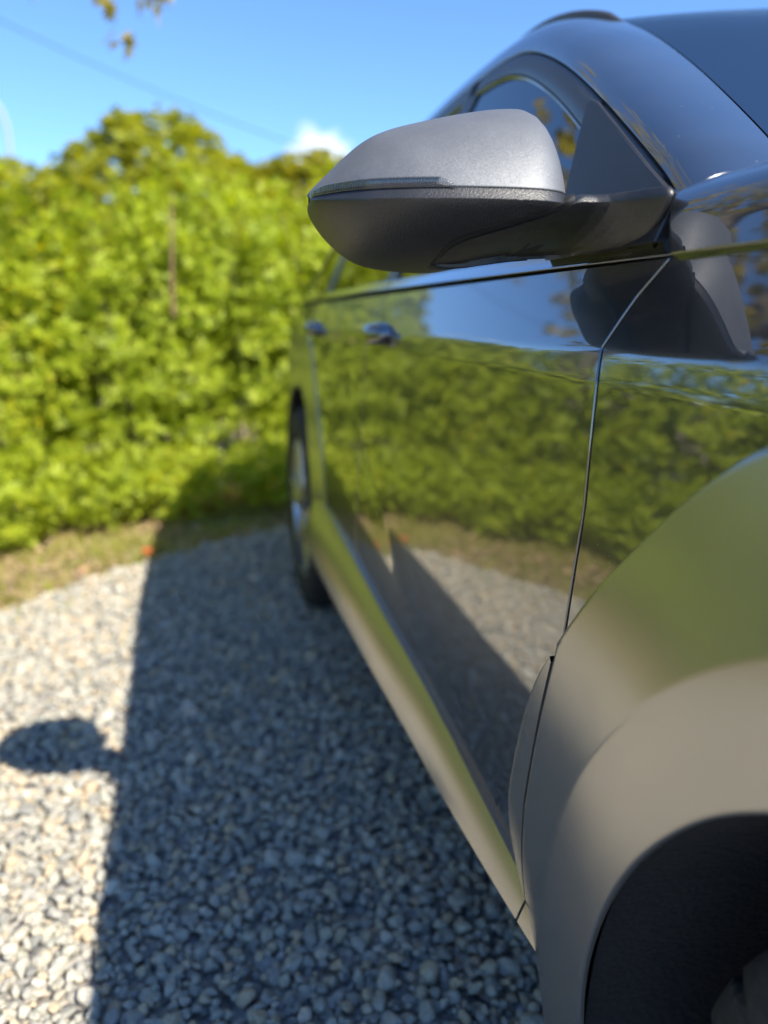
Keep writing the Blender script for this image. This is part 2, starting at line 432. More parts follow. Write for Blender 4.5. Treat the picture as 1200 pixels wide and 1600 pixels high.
def in_gravel_np(X, Y):
    c = np.zeros(len(X), bool); n = len(poly); j = n - 1
    for i in range(n):
        xi, yi = poly[i]; xj, yj = poly[j]
        if yi != yj: c ^= ((yi > Y) != (yj > Y)) & (X < (xj - xi) * (Y - yi) / (yj - yi) + xi)
        j = i
    return c
XY = np.stack([nrs.uniform(X0, X1, 125000), nrs.uniform(Y0, Y1, 125000)], 1)
XY = XY[in_gravel_np(XY[:, 0], XY[:, 1])].tolist()
for n_drop, (x, y) in enumerate(XY):
    if (x < -1.2 or x > .45) and n_drop % 3: continue
    r = min(.0185, max(.0045, rnd.lognormvariate(math.log(.0080), .38)))
    z = rest(x, y, r)
    if z > .026: continue
    gridd.setdefault((int(x // cell), int(y // cell)), []).append((x, y, r, z)); peb.append((x, y, r, z))
zm = .022
cp, cyw = R(14.036), R(13.195)
def project(x, y, z):
    dx, dy, dz = x + .333, y, z - 1.0
    rr = dx * math.cos(cyw) - dy * math.sin(cyw); h = dx * math.sin(cyw) + dy * math.cos(cyw)
    fw = h * math.cos(cp) - dz * math.sin(cp); up = h * math.sin(cp) + dz * math.cos(cp)
    return .5 + rr / fw, .5 - up / fw * .75, fw
rank = []
for i, (x, y, r, z) in enumerate(peb):
    u, v, d = project(x, y, z - zm)
    vis = 0 < u < .72 and .5 < v < .995 and z > .010
    rank.append((-(r / d) if vis else 1, i))
rank.sort(); near = set(i for s, i in rank[:300])
def stone_rs(r):
    q = (rnd.uniform(-.5, .5), rnd.uniform(-.5, .5), rnd.uniform(0, 6.28))
    s = (r * rnd.uniform(1.05, 1.6), r * rnd.uniform(.9, 1.2), r * rnd.uniform(.65, 1.0)); return q, s
P, Q, S, I = [], [], [], []
for i, (x, y, r, z) in enumerate(peb):
    q, s = stone_rs(r); k = rnd.randrange(len(STONES))
    if i in near:
        o = from_mesh('pebble', STONES[k], gravel); o.location = (x, y, z - zm); o.rotation_euler = q; o.scale = s
    else:
        P.append((x, y, z - zm)); Q.append(q); S.append(s); I.append(k)
pm = bpy.data.meshes.new('gravel_stones'); pm.from_pydata(P, [], [])
for nm, ty, dat in (('rot', 'FLOAT_VECTOR', Q), ('scl', 'FLOAT_VECTOR', S)):
    a = pm.attributes.new(nm, ty, 'POINT'); a.data.foreach_set('vector', np.array(dat, np.float32).ravel())
a = pm.attributes.new('idx', 'INT', 'POINT'); a.data.foreach_set('value', np.array(I, np.int32))
stones = from_mesh('gravel_stones', pm, gravel); stones['kind'] = 'stuff'
src = bpy.data.collections.new('stone_shapes')
for k, me in enumerate(STONES): src.objects.link(bpy.data.objects.new('stone_shape_%02d' % k, me))
ng = bpy.data.node_groups.new('scatter', 'GeometryNodeTree')
ng.interface.new_socket('Geometry', in_out='INPUT', socket_type='NodeSocketGeometry')
ng.interface.new_socket('Geometry', in_out='OUTPUT', socket_type='NodeSocketGeometry')
gi, go = ng.nodes.new('NodeGroupInput'), ng.nodes.new('NodeGroupOutput')
ci = ng.nodes.new('GeometryNodeCollectionInfo'); ci.inputs['Collection'].default_value = src
ci.inputs['Separate Children'].default_value = True; ci.inputs['Reset Children'].default_value = True
iop = ng.nodes.new('GeometryNodeInstanceOnPoints'); iop.inputs['Pick Instance'].default_value = True
def named(nm, ty):
    n = ng.nodes.new('GeometryNodeInputNamedAttribute'); n.data_type = ty; n.inputs['Name'].default_value = nm; return n.outputs['Attribute']
ng.links.new(gi.outputs[0], iop.inputs['Points']); ng.links.new(ci.outputs[0], iop.inputs['Instance'])
ng.links.new(named('idx', 'INT'), iop.inputs['Instance Index'])
e2r = ng.nodes.new('FunctionNodeEulerToRotation'); ng.links.new(named('rot', 'FLOAT_VECTOR'), e2r.inputs[0])
ng.links.new(e2r.outputs[0], iop.inputs['Rotation']); ng.links.new(named('scl', 'FLOAT_VECTOR'), iop.inputs['Scale'])
ng.links.new(iop.outputs[0], go.inputs[0])
stones.modifiers.new('scatter', 'NODES').node_group = ng

# ------------------------------------------------------------------ the car
CX = .92                                            # half width: the car's centre plane
car = empty('parked_car', (CX, 1.4, 0))
tag(car, 'dark grey crossover car with satin wheel arch trim parked on the gravel', 'car')
def E(name): 
    o = empty(name, (0, 0, 0), car); o.matrix_parent_inverse = Matrix.Translation((-CX, -1.4, 0)); return o
def to_car(o):
    o.parent = car; o.matrix_parent_inverse = Matrix.Translation((-CX, -1.4, 0)); return o

def sp(t, wd): 
    t = t / wd
    return wd * (t if t > 30 else math.log1p(math.exp(t)))
def bow(y):
    b = (.0065 if y < 1.45 else .002) * (y - 1.45) ** 2
    if y < -.25: b += .45 * (-.25 - y) ** 2
    if y > 2.9: b += .30 * (y - 2.9) ** 2
    return b
def S(y, z):
    x = .10 * (z - .55) ** 2 - .012
    x += .10 * sp(z - .947, .0012) + .30 * sp(z - .974, .0022)
    if z < .5: x += .12 * (.5 - z) ** 2
    # diagonal crease low on the doors
    d = (z - .455) - .62 * (y - 1.10)
    x += -.055 * sp(-d, .004) * min(1, max(0, (y - .9) / .4)) * math.exp(-max(0, -d) * 2.2)
    return x + bow(y)
GAP = [(.28, .664), (.30, .664), (.50, .667), (.60, .650), (.70, .634), (.83, .621), (.946, .627), (.976, .633), (1.0, .625), (1.02, .617), (1.05, .596), (1.07, .588)]
def gap(z): return lerp_tab(GAP, z)
def gapB(z): return 1.60 + .02 * (1.0 - z)
def gapC(z): return 2.52 - .55 * max(0, .95 - z) ** 1.1 * 1.2
ZTOP = 1.050
zrows = sorted(set([round(v, 4) for v in list(np.linspace(.33, .93, 46)) + list(np.linspace(.936, .985, 34)) + list(np.linspace(.988, ZTOP, 14))]))
def side_panel(name, ya, yb, nu, parent, z0=.33, m=PAINT):
    G = []
    for z in zrows:
        if z < z0: continue
        a, b = ya(z), yb(z)
        G.append([(S(a + (b - a) * u, z), a + (b - a) * u, z) for u in np.linspace(0, 1, nu)])
    return panel(name, G, m, parent, flip=True)
HG = .0034
door1 = E('door'); door2 = E('door'); fender = E('fender'); quarter = E('rear_quarter')
side_panel('door_skin', lambda z: gap(z) + HG, lambda z: gapB(z) - HG, 60, door1)
side_panel('door_skin', lambda z: gapB(z) + HG, lambda z: gapC(z) - HG, 40, door2)
# fender: stays above the wheel opening, its lower edge lies under the arch trim
AY, AZ, RY = .10, .34, 2.66
def fender_grid(y0, yend, c, nu):
    def zb(y):
        d = abs(y - c)
        return AZ + math.sqrt(max(.50 ** 2 - d * d, 0)) if d < .50 else AZ
    up = [z for z in zrows if z > .915]; G = []
    for k in range(22):
        row = []
        for u in np.linspace(0, 1, nu):
            y = y0(.7) + (yend(.7) - y0(.7)) * u
            for _ in range(4):
                b = min(zb(y), .90); z = b + (.915 - b) * k / 22; y = y0(z) + (yend(z) - y0(z)) * u
            row.append((S(y, z), y, z))
        G.append(row)
    for z in up:
        a, b = y0(z), yend(z); G.append([(S(a + (b - a) * u, z), a + (b - a) * u, z) for u in np.linspace(0, 1, nu)])
    return G
panel('fender_skin', fender_grid(lambda z: -.66, lambda z: gap(z) - HG, AY, 70), PAINT, fender, flip=True)
panel('quarter_skin', fender_grid(lambda z: gapC(z) + HG, lambda z: 3.42, RY, 60), PAINT, quarter, flip=True)
# rubber seals behind the shut lines
def seal(g, parent, z0=.30, z1=1.06):
    V = []; zs = np.linspace(z0, z1, 70)
    for z in zs:
        for dy in (-.014, .014): V.append((S(g(z) + dy, z) + .0105, g(z) + dy, z))
    obj('shut_line_seal', V, grid_faces(70, 2), RUBBER, parent)
seal(gap, door1); seal(gapB, door2); seal(gapC, quarter)

# ---- wheel arch trim: outer edge, fold and lip given as (rear-half) outlines round the wheel
def polar(tab):
    t = sorted((math.atan2(z - AZ, y - AY), math.hypot(y - AY, z - AZ)) for y, z in tab)
    return [a for a, b in t], [b for a, b in t]
OUT = polar([(.10, .957), (.20, .957), (.30, .950), (.392, .925), (.448, .888), (.518, .823), (.623, .704), (.673, .64), (.711, .536), (.732, .44), (.694, .383), (.660, .314), (.64, .27)])
CRE = polar([(.10, .862), (.2, .858), (.29, .838), (.343, .815), (.396, .782), (.462, .722), (.518, .647), (.565, .546), (.588, .45), (.592, .36), (.59, .26)])
LIP = polar([(.10, .775), (.2, .768), (.28, .745), (.328, .722), (.38, .684), (.444, .606), (.489, .513), (.511, .419), (.514, .374), (.512, .27)])
def smooth_r(T, th):
    a = th if th < math.pi / 2 else math.pi - th
    return sum(float(np.interp(a + d, T[0], T[1])) for d in (-.05, -.025, 0, .025, .05)) / 5 if a > -.02 else float(np.interp(a, T[0], T[1]))
def r_gap(th):
    lo, hi = .2, .9                                   # distance along th at which the door shut line is met
    for _ in range(40):
        m = (lo + hi) / 2
        if AY + m * math.cos(th) < gap(AZ + m * math.sin(th)): lo = m
        else: hi = m
    return lo
def clad_x(c, th, r, k=1.0):
    """outward face of the arch trim"""
    ro, rc, rl = smooth_r(OUT, th), smooth_r(CRE, th), smooth_r(LIP, th)
    base = S(c + ro * math.cos(th), AZ + ro * math.sin(th))
    k = 1.0 if c < 1 else .45
    xo, xc, xl = base - .0075 * k, base - .028 * k, base - .026 * k
    if r >= rc:
        t = (ro - r) / (ro - rc); return xo + (xc - xo) * (t * .85 + .15 * t * t)
    t = (rc - r) / (rc - rl); return xc + (xl - xc) * t + .0015 * math.sin(math.pi * t) * -1
def arch(name, c, parent, split, ths):
    rows = []
    for th in ths:
        ro, rc, rl = smooth_r(OUT, th), smooth_r(CRE, th), smooth_r(LIP, th)
        if split and th < math.pi / 2: ro = min(ro, r_gap(th) - .0030)
        rc = min(rc, ro - .01)
        rs = [ro - (ro - rc) * t for t in (0, .03, .12, .25, .4, .55, .7, .82, .92, .97)] + [rc + (rl - rc) * t for t in (0, .04, .12, .3, .5, .7, .88, .96, 1)]
        cutb = min(1, max(0, (smooth_r(OUT, th) - ro) / .006))
        bd = [(p[0] + (q[0] - p[0]) * cutb, p[1] + (q[1] - p[1]) * cutb) for p, q in zip(((.018, .0070), (.0080, .0070), (.0050, .0064), (.0022, .0046), (.0006, .0022)),
              ((.016, .001), (.006, .001), (.004, .001), (.0025, .001), (.0012, .001)))]
        row = [(clad_x(c, th, ro) + dx, c + (ro + dr) * math.cos(th), AZ + (ro + dr) * math.sin(th)) for dx, dr in bd]
        row += [(clad_x(c, th, r), c + r * math.cos(th), AZ + r * math.sin(th)) for r in rs]
        xl = clad_x(c, th, rl)
        for dx, dr in ((.0008, .0012), (.003, .0018), (.006, .0018)):
            row.append((xl + dx, c + (rl - dr) * math.cos(th), AZ + (rl - dr) * math.sin(th)))
        rows.append(row)
    V = [p for r in rows for p in r]
    return obj(name, V, grid_faces(len(rows), len(rows[0])), SATIN, parent)
THS = np.concatenate([np.linspace(-.10, .3, 30), np.linspace(.31, math.pi - .31, 110), np.linspace(math.pi - .3, math.pi + .10, 30)])
arch('arch_trim', AY, fender, True, THS)
arch('arch_trim', RY, quarter, False, THS)
# the piece of the arch trim that rides on the door
rows = []
for th in np.linspace(-.03, .62, 40):
    rg, ro = r_gap(th) + .0030, smooth_r(OUT, th)
    if ro - rg < .0008: continue
    row = []
    for k, t in enumerate((0, .05, .3, .6, .9, 1)):
        r = rg + (ro - rg) * t; row.append((clad_x(AY, th, r), AY + r * math.cos(th), AZ + r * math.sin(th)))
    a, b = row[0], row[-1]
    row = [(a[0] + .013, a[1], a[2])] + row + [(b[0] + .0012, b[1] + .0008, b[2] + .0004), (b[0] + .014, b[1] + .0008, b[2] + .0004)]
    rows.append(row)
if rows:
    obj('arch_trim', [p for r in rows for p in r], grid_faces(len(rows), len(rows[0]), flip=True), SATIN, door1)

# ---- sill trim below the doors
def sill_top(y): return lerp_tab([(.60, .372), (.735, .393), (.938, .422), (1.222, .450), (1.608, .486), (1.9, .503), (2.1, .506), (2.2, .50), (2.26, .45)], y)
def sillb(y): return lerp_tab([(.5, .347), (.68, .350), (.99, .356), (1.42, .367), (2.3, .370)], y)
def sill_strip(name, ya, yb, parent, n, slant=.03, extend=1.0):
    prof = [(0, .016), (0.0, .004), (.0, 0), (.03, 0), (.12, 0), (.25, 0), (.4, 0), (.55, 0), (.7, 0), (.85, 0), (.95, 0), (1.0, 0), (1.01, .004), (1.03, .016), (1.12, .05), (1.25, .16)]
    rows = []
    for u in np.linspace(0, 1, n):
        row = []
        for t, dx in prof:
            y = ya + (yb - ya) * u
            y += slant * (.5 - t) * (1 - u) * 0 + (slant * (1 - min(t, 1))) * (1 - u)
            zt = sill_top(y); SILLB = sillb(y); z = zt + (SILLB - zt) * t
            dz = zt - z; q = min(dz, zt - SILLB)
            row.append((S(y, zt) - .0065 * (1 if t > 0 or dx < .003 else 0) - (.53 * q / (1 + 6 * q)) + dx, y, z))
        rows.append(row)
    V = [p for r in rows for p in r]; nc = len(prof); F = grid_faces(n, nc)
    # close the front end
    k = len(V)
    for p in rows[0]: V.append((p[0] + .02, p[1] + .002, p[2]))
    F += [(i, i + 1, k + i + 1, k + i) for i in range(nc - 1)]
    return obj(name, V, F, SATIN, parent)
sill = E('sill')
sill_strip('sill_trim', .6705, 2.235, sill, 60, .0)
sill_strip('sill_trim', .525, .6665, sill, 10, .0)
V, F = box_vf((CX, 1.42, .30), (1.70, 1.5, .10)); obj('floor_pan', V, F, RUBBER, sill, smooth=False)

# ---- wheel wells
def liner(c, parent):
    prof = [(-.008, .004), (.02, .006), (.06, .004), (.12, .0), (.2, -.01), (.30, -.03), (.36, -.08), (.38, -.2), (.38, -.42)]
    V = []; n = 80; kk = 1.0 if c < 1 else .45
    for a, dr in prof:
        for k in range(n + 1):
            t = -.16 + (math.pi + .32) * k / n
            rl = smooth_r(LIP, t); rr = max(.002, rl + dr * (rl / .43) + (.005 if (k // 5) % 2 and a > .05 else 0))
            V.append((a - .012 + (0 if c < 1 else .004), c + rr * math.cos(t), AZ + rr * math.sin(t)))
    obj('wheel_liner', V, grid_faces(len(prof), n + 1), LINER, parent)
liner(AY, fender); liner(RY, quarter)

# ---- wheels
def wheel(c, x0, spin):
    wh = E('wheel'); n = 480
    W = .222; Rr = .342
    prof = [(.030, .235), (.012, .245), (.004, .262), (.0, .285), (.003, .305), (.010, .322), (.018, .332), (.026, .338), (.034, .3405)]
    for g in (.062, .098, .128, .164):
        prof += [(g - .005, Rr), (g - .0042, Rr - .007), (g + .0042, Rr - .007), (g + .005, Rr)]
    prof += [(W - .034, .3405), (W - .018, .332), (W - .003, .305), (W, .285), (W - .012, .245), (W - .03, .235)]
    def md(j, k, r):
        a = prof[j][0]; ph = (k + j * 2) % 16
        if r > .315 and ph < 3 and (a < .06 or a > W - .06): return r - .009
        if r > .341 and 8 <= ph < 10 and .066 < a < .16: return r - .006
        return r
    V, F = lathe_vf(prof, n, mod=md)
    tr = [V, F]
    me = me_from('tyre', V, F)
    t = from_mesh('tyre', me, wh); me.materials.append(TYRE)
    rp = [(.028, .238), (.018, .240), (.014, .236), (.018, .228), (.05, .222), (.18, .218), (.195, .236)]
    V2, F2 = lathe_vf(rp, 96); r = obj('rim', V2, F2, ALLOY, wh)
    parts = []
    for k in range(5):
        a = 2 * math.pi * k / 5 + spin
        for d in (-.10, .10):
            pth = [(.032, .045 * math.cos(a + d * 2), .045 * math.sin(a + d * 2)), (.024, .13 * math.cos(a + d), .13 * math.sin(a + d)), (.022, .226 * math.cos(a + d * 1.4), .226 * math.sin(a + d * 1.4))]
            parts.append(tube_vf(pth, [.022, .018, .016], 8))
    hv, hf = lathe_vf([(.055, .07), (.03, .068), (.02, .055), (.016, .03), (.016, .001)], 32); parts.append((hv, hf))
    V3, F3 = join_vf(parts); s = obj('spokes', V3, F3, ALLOY, wh)
    bd, bf = lathe_vf([(.085, .001), (.085, .15), (.1, .155), (.115, .15), (.115, .001)], 40); d = obj('brake_disc', bd, bf, REFL, wh)
    for o in (t, r, s, d): o.location = (x0, c, .352); o.scale = (1, 1.045, 1.045)
    return wh
wheel(AY, .022, .3); wheel(RY, -.028, .1)

# ---- glasshouse. C1: outer edge of the door window frames, C2: edge of windscreen / roof
def xw(y, z): return .050 + .46 * (z - 1.06) + .10 * max(0, z - 1.3) ** 2 + .012 * (y - 1.5) ** 2 * (1 if y > 1.5 else .3)
C1yz = [(.612, 1.095), (.70, 1.147), (.947, 1.275), (1.12, 1.356), (1.28, 1.418), (1.42, 1.453), (1.6, 1.468), (1.9, 1.470), (2.3, 1.445), (2.7, 1.375), (3.0, 1.27), (3.2, 1.14)]
NC = 130
c1 = interp([(0, y, z) for y, z in C1yz], NC); c1[:, 0] = [xw(y, z) for _, y, z in c1]
C2 = [(.165, .612, 1.122), (.20, .686, 1.167), (.28, .944, 1.309), (.335, 1.17, 1.424), (.37, 1.36, 1.498), (.40, 1.6, 1.532), (.415, 1.95, 1.54), (.41, 2.4, 1.515), (.39, 2.8, 1.44), (.34, 3.1, 1.32), (.28, 3.3, 1.16)]
c2 = interp(C2, NC)
pillar = E('roof_rail_panel')
G = []
for i in range(NC):
    a, b = c1[i], c2[i]; d = b - a
    m = a + np.array([d[0] * .14, d[1] * .5, d[2] * .84 + .013])
    tng = []
    for t in np.linspace(0, 1, 16):
        tng.append((1 - t) ** 2 * a + 2 * t * (1 - t) * m + t * t * b)
    G.append(tng)
G = np.array(G)
panel('pillar_skin', G.transpose(1, 0, 2)[::1], PAINT, pillar, depth=.014, rim=.0016, flip=True)
# door window frames (black) inside C1
def offs(curve, d, dx):
    t = np.gradient(curve[:, 1:], axis=0); t /= np.linalg.norm(t, axis=1, keepdims=True)
    n = np.stack([t[:, 1], -t[:, 0]], 1)               # towards the glass
    o = curve.copy(); o[:, 1] += n[:, 0] * d; o[:, 2] += n[:, 1] * d
    o[:, 0] = [xw(y, z) + dx for y, z in o[:, 1:]]; return o
dl = [(.0045, .012), (.005, .001), (.0065, -.0005), (.020, -.0008), (.033, -.0004), (.0345, .001), (.0355, .012)]
def frame_piece(name, i0, i1, parent):
    rows = [offs(c1, d, dx)[i0:i1] for d, dx in dl]
    V = [tuple(p) for r in rows for p in r]
    obj(name, V, grid_faces(len(rows), i1 - i0, flip=True), FRAME, parent)
    rows = [offs(c1, d, dx)[i0:i1] for d, dx in ((.036, .010), (.0362, .0025), (.038, .0015), (.040, .003), (.0405, .012))]
    obj('window_trim', [tuple(p) for r in rows for p in r], grid_faces(len(rows), i1 - i0, flip=True), CHROME, parent)
iB = int(np.argmin(abs(c1[:, 1] - 1.61))); iC = int(np.argmin(abs(c1[:, 1] - 2.54)))
frame_piece('window_frame', 0, iB, door1); frame_piece('window_frame', iB + 1, iC, door2); frame_piece('window_frame', iC + 1, NC, quarter)
# black seal in the gap between frame and pillar
rows = [offs(c1, d, dx) for d, dx in ((-.012, .013), (.006, .0095))]
obj('window_seal', [tuple(p) for r in rows for p in r], grid_faces(2, NC, flip=True), RUBBER, pillar)
cin = offs(c1, .036, 0)
BELT = 1.070
def pane(name, y0, y1, parent, n=50):
    V = []; m = 20
    for y in np.linspace(y0, y1, n):
        zt = max(float(np.interp(y, cin[:, 1], cin[:, 2])), BELT - .004)
        for k in range(m):
            z = BELT - .005 + (zt - BELT + .006) * k / (m - 1); V.append((xw(y, z) + .007 + .004 * math.sin(math.pi * k / (m - 1)) * -1, y, z))
    obj(name, V, grid_faces(n, m), GLASS, parent)
pane('window_pane', .66, 1.598, door1); pane('window_pane', 1.64, 2.49, door2, 40); pane('window_pane', 2.57, 3.12, quarter, 30)
for y0, y1, par in ((1.575, 1.612, door1), (1.618, 1.66, door2), (2.46, 2.53, door2), (2.54, 2.60, quarter)):
    V = []
    for k, z in enumerate(np.linspace(BELT - .01, float(np.interp(y0, cin[:, 1], cin[:, 2])) + .004, 12)):
        V += [(xw(y0, z) + .010, y0, z), (xw(y0, z) + .001, y0, z), (xw(y1, z) + .001, y1, z), (xw(y1, z) + .010, y1, z)]
    obj('pillar_cover', V, grid_faces(12, 4, flip=True), FRAME, par)
# belt moulding at the foot of the windows
def belt(y0, y1, parent, n=50):
    prof = [(-.0060, -.0035, 0), (-.0085, -.0035, 0), (-.0092, -.0025, 0), (-.0085, -.0012, 0), (-.0060, -.0004, 0), (-.0045, .0010, 0), (.0010, .0110, 0), (.0022, .0130, 0), (.0045, .0142, 0), (.012, .0142, 0)]
    V = []
    for y in np.linspace(y0, y1, n):
        zb = 1.0555 + .009 * (y - .6)
        zb = min(zb, 1.0665)
        x0 = S(y, ZTOP)
        for dx, dz, _ in prof: V.append((x0 + dx + .008, y, zb + dz))
    obj('belt_moulding', V, grid_faces(n, len(prof)), CHROME, parent)
    V = []
    for y in np.linspace(y0, y1, n):
        zb = min(1.0555 + .009 * (y - .6), 1.0665); x0 = S(y, ZTOP)
        V += [(x0 + .002, y, ZTOP - .012), (x0 + .010, y, zb - .002), (x0 + .024, y, zb + .0135), (x0 + .05, y, zb + .0165)]
    obj('belt_seal', V, grid_faces(n, 4), RUBBER, parent)
belt(.588, 1.598, door1); belt(1.604, 2.50, door2); belt(2.53, 3.1, quarter, 25)

# ---- bonnet, roof, glass, ends
def hoodz(x, y):
    t = min(max((x - .0) / .92, 0), 1)
    f = max(0, .62 - y) / 1.35
    return 1.155 + .03 * math.sin(t * math.pi / 2) - .15 * f ** 2.2
HPROF = [(.0, 1.0535), (.003, 1.062), (.007, 1.075), (.0115, 1.087), (.0165, 1.096), (.024, 1.1045), (.036, 1.112), (.055, 1.119), (.085, 1.126), (.13, 1.132), (.2, 1.139), (.3, 1.147), (.45, 1.156), (.65, 1.163), (.875, 1.166)]
G = []
hp = HPROF + [(1.75 - a, z) for a, z in HPROF[-2::-1]]
for y in list(np.linspace(-.66, .40, 40)) + list(np.linspace(.42, 1.0, 1)) * 0 + [.45, .50, .53, .56, .60]:
    row = []
    f = max(0, .62 - y) / 1.35
    for a, z in hp:
        aa = a if a <= .875 else 1.75 - a
        x = .0465 - .006 + bow(y) * (1 if a <= .875 else -1) + a
        yy = y + (min(1, (z - 1.0535) / .05) * .035 - .012 if y > .5 else 0) * ((y - .5) / .1 if y > .5 else 0)
        row.append((x - .0 , yy, z - .10 * f ** 2.2 * min(1, .25 + (z - 1.0535) / .08)))
    G.append(row)
hood = E('bonnet')
panel('bonnet_skin', np.array(G), PAINT, hood, flip=False)
def mir(p): return np.array([2 * CX - p[0], p[1], p[2]])
def across(i0, i1, ns, bulge_y, bulge_z, src=None, inset=0.0, s0=0, s1=1, lift=0):
    G = []
    for i in range(i0, i1):
        a = c2[i] + np.array([inset, 0, .0]); b = mir(a); row = []
        for s in np.linspace(s0, s1, ns):
            q = 4 * s * (1 - s); p = a + (b - a) * s + np.array([0, bulge_y(i) * q, bulge_z(i) * q + lift]); row.append(p)
        G.append(row)
    return np.array(G)
iR = int(np.argmin(abs(c2[:, 1] - 1.36))); iT = int(np.argmin(abs(c2[:, 1] - 2.85)))
screen = E('windscreen')
WB = lambda i: -.16 * (1 - i / iR) - .05 * (i / iR); WZ = lambda i: .015 + .02 * i / iR
Gw = across(0, iR, 41, WB, WZ, inset=.003)
obj('windscreen_pane', Gw.reshape(-1, 3), grid_faces(len(Gw), 41), WGLASS, screen)
for s0, s1 in ((.004, .040), (.960, .996)):
    Gf = across(0, iR, 6, WB, WZ, inset=.003, s0=s0, s1=s1, lift=-.0025)
    obj('edge_band', Gf.reshape(-1, 3), grid_faces(len(Gf), 6), FRIT, screen)
Gf = across(iR - 5, iR, 41, WB, WZ, inset=.003, s0=.004, s1=.996, lift=-.003)
obj('edge_band', Gf.reshape(-1, 3), grid_faces(len(Gf), 41), FRIT, screen)
RB = lambda i: -.05 + .12 * (i - iR) / (iT - iR); RZ = lambda i: .035
Gr = across(iR, iT, 31, RB, RZ, inset=.002)
roof = E('roof'); panel('roof_skin', Gr, PAINT, roof, flip=False)
Gb = across(iT, NC, 31, lambda i: .07 + .03 * (i - iT) / (NC - iT), lambda i: .035 * (1 - (i - iT) / (NC - iT)))
rw = E('rear_screen'); obj('rear_pane', Gb.reshape(-1, 3), grid_faces(len(Gb), 31), GLASS, rw)
# roof rails
def rail(sgn, parent):
    pts = [(.352, 1.25, 1.455), (.346, 1.31, 1.486), (.332, 1.40, 1.514), (.336, 1.54, 1.541), (.355, 1.75, 1.558), (.37, 2.1, 1.562), (.375, 2.45, 1.54), (.38, 2.7, 1.49), (.382, 2.76, 1.46)]
    c = interp([(x if sgn > 0 else 2 * CX - x, y, z) for x, y, z in pts], 60)
    V, F = tube_vf(c, [.004, .007] + [.009] * 56 + [.007, .004], 10); obj('roof_rail', V, F, FRAME, parent)
rail(1, roof); rail(-1, roof)
# nose and tail
bump = E('bumper'); rows = []
for z in np.linspace(.26, 1.03, 30):
    row = []
    xs = S(-.66, max(z, .34)) + .0
    for s in np.linspace(0, 1, 41):
        x = xs + (2 * CX - 2 * xs) * s; q = 1 - (2 * s - 1) ** 4
        row.append((x, -.664 - .16 * q * (1 - ((z - .6) / .6) ** 2 * .6), z))
    rows.append(row)
obj('bumper_skin', np.array(rows).reshape(-1, 3), grid_faces(30, 41, flip=True), PAINT, bump)
tail = E('tailgate'); rows = []
for z in np.linspace(.30, 1.165, 30):
    row = []; xs = S(3.42, min(max(z, .34), 1.05)) + max(0, z - 1.05) * .8
    for s in np.linspace(0, 1, 41):
        x = xs + (2 * CX - 2 * xs) * s; q = 1 - (2 * s - 1) ** 4
        row.append((x, 3.424 - .12 * max(0, z - .9) / .26 + .12 * q * (1 - ((z - .7) / .6) ** 2 * .5), z))
    rows.append(row)
obj('tailgate_skin', np.array(rows).reshape(-1, 3), grid_faces(30, 41), PAINT, tail)
# inner body: floor, dash and seats seen through the glass
cab = E('cabin')
for nm, c, s in (('inner_body', (CX, 1.95, .72), (1.60, 2.5, .56)), ('dashboard', (CX, .86, 1.02), (1.42, .38, .16))):
    rbox(nm, c, s, INTER, cab, .05)
for x in (.55, 1.29):
    rbox('seat_back', (x, 1.62, 1.08), (.46, .16, .5), INTER, cab, .06); rbox('headrest', (x, 1.66, 1.40), (.26, .10, .16), INTER, cab, .04)
    rbox('seat_back', (x, 2.55, 1.05), (.56, .16, .4), INTER, cab, .06); rbox('headrest', (x, 2.60, 1.30), (.24, .09, .12), INTER, cab, .03)
tv = []
for k in range(49):
    a = 2 * math.pi * k / 48; tv.append((.55 + .18 * math.cos(a), 1.10 - .07 * math.sin(a), 1.08 + .165 * math.sin(a)))
V, F = tube_vf(tv, .016, 8); obj('steering_wheel', V, F, RUBBER, cab)

# ---- door handles: flush bars standing out of the skin
def handle(yc, zc, parent):
    rows = []
    for u in np.linspace(-1, 1, 31):
        y = yc + .095 * u; ht = .019 * (1 - abs(u) ** 8) + .002; pr = .042 * (1 - max(0, -u) ** 4 * .7) * (1 - max(0, u) ** 10 * .6)
        xs = S(y, zc); row = []
        for a, b in ((-.9, 0), (-1, .45), (-.85, .9), (-.4, 1.05), (.35, 1.0), (.8, .85), (1, .5), (1.0, 0)):
            row.append((xs + .004 - pr * b, y, zc + ht * a))
        rows.append(row)
    V = [p for r in rows for p in r]; F = grid_faces(31, 8, flip=True); F.append(tuple(range(8))); F.append(tuple(30 * 8 + k for k in range(8))[::-1])
    obj('handle', V, F, PAINT, parent)
    V = []
    for u in np.linspace(-1, 1, 25):
        y = yc + .10 * u; h = .017 * (1 - abs(u) ** 6) + .0005
        V += [(S(y, zc - .004 + s * h) - .0009, y, zc - .004 + s * h) for s in (-1, -.4, .4, 1)]
    obj('handle_recess', V, grid_faces(25, 4, flip=True), RUBBER, parent)
handle(1.51, .974, door1); handle(2.33, .974, door2)

# ---- exterior mirror
mirror = E('side_mirror')
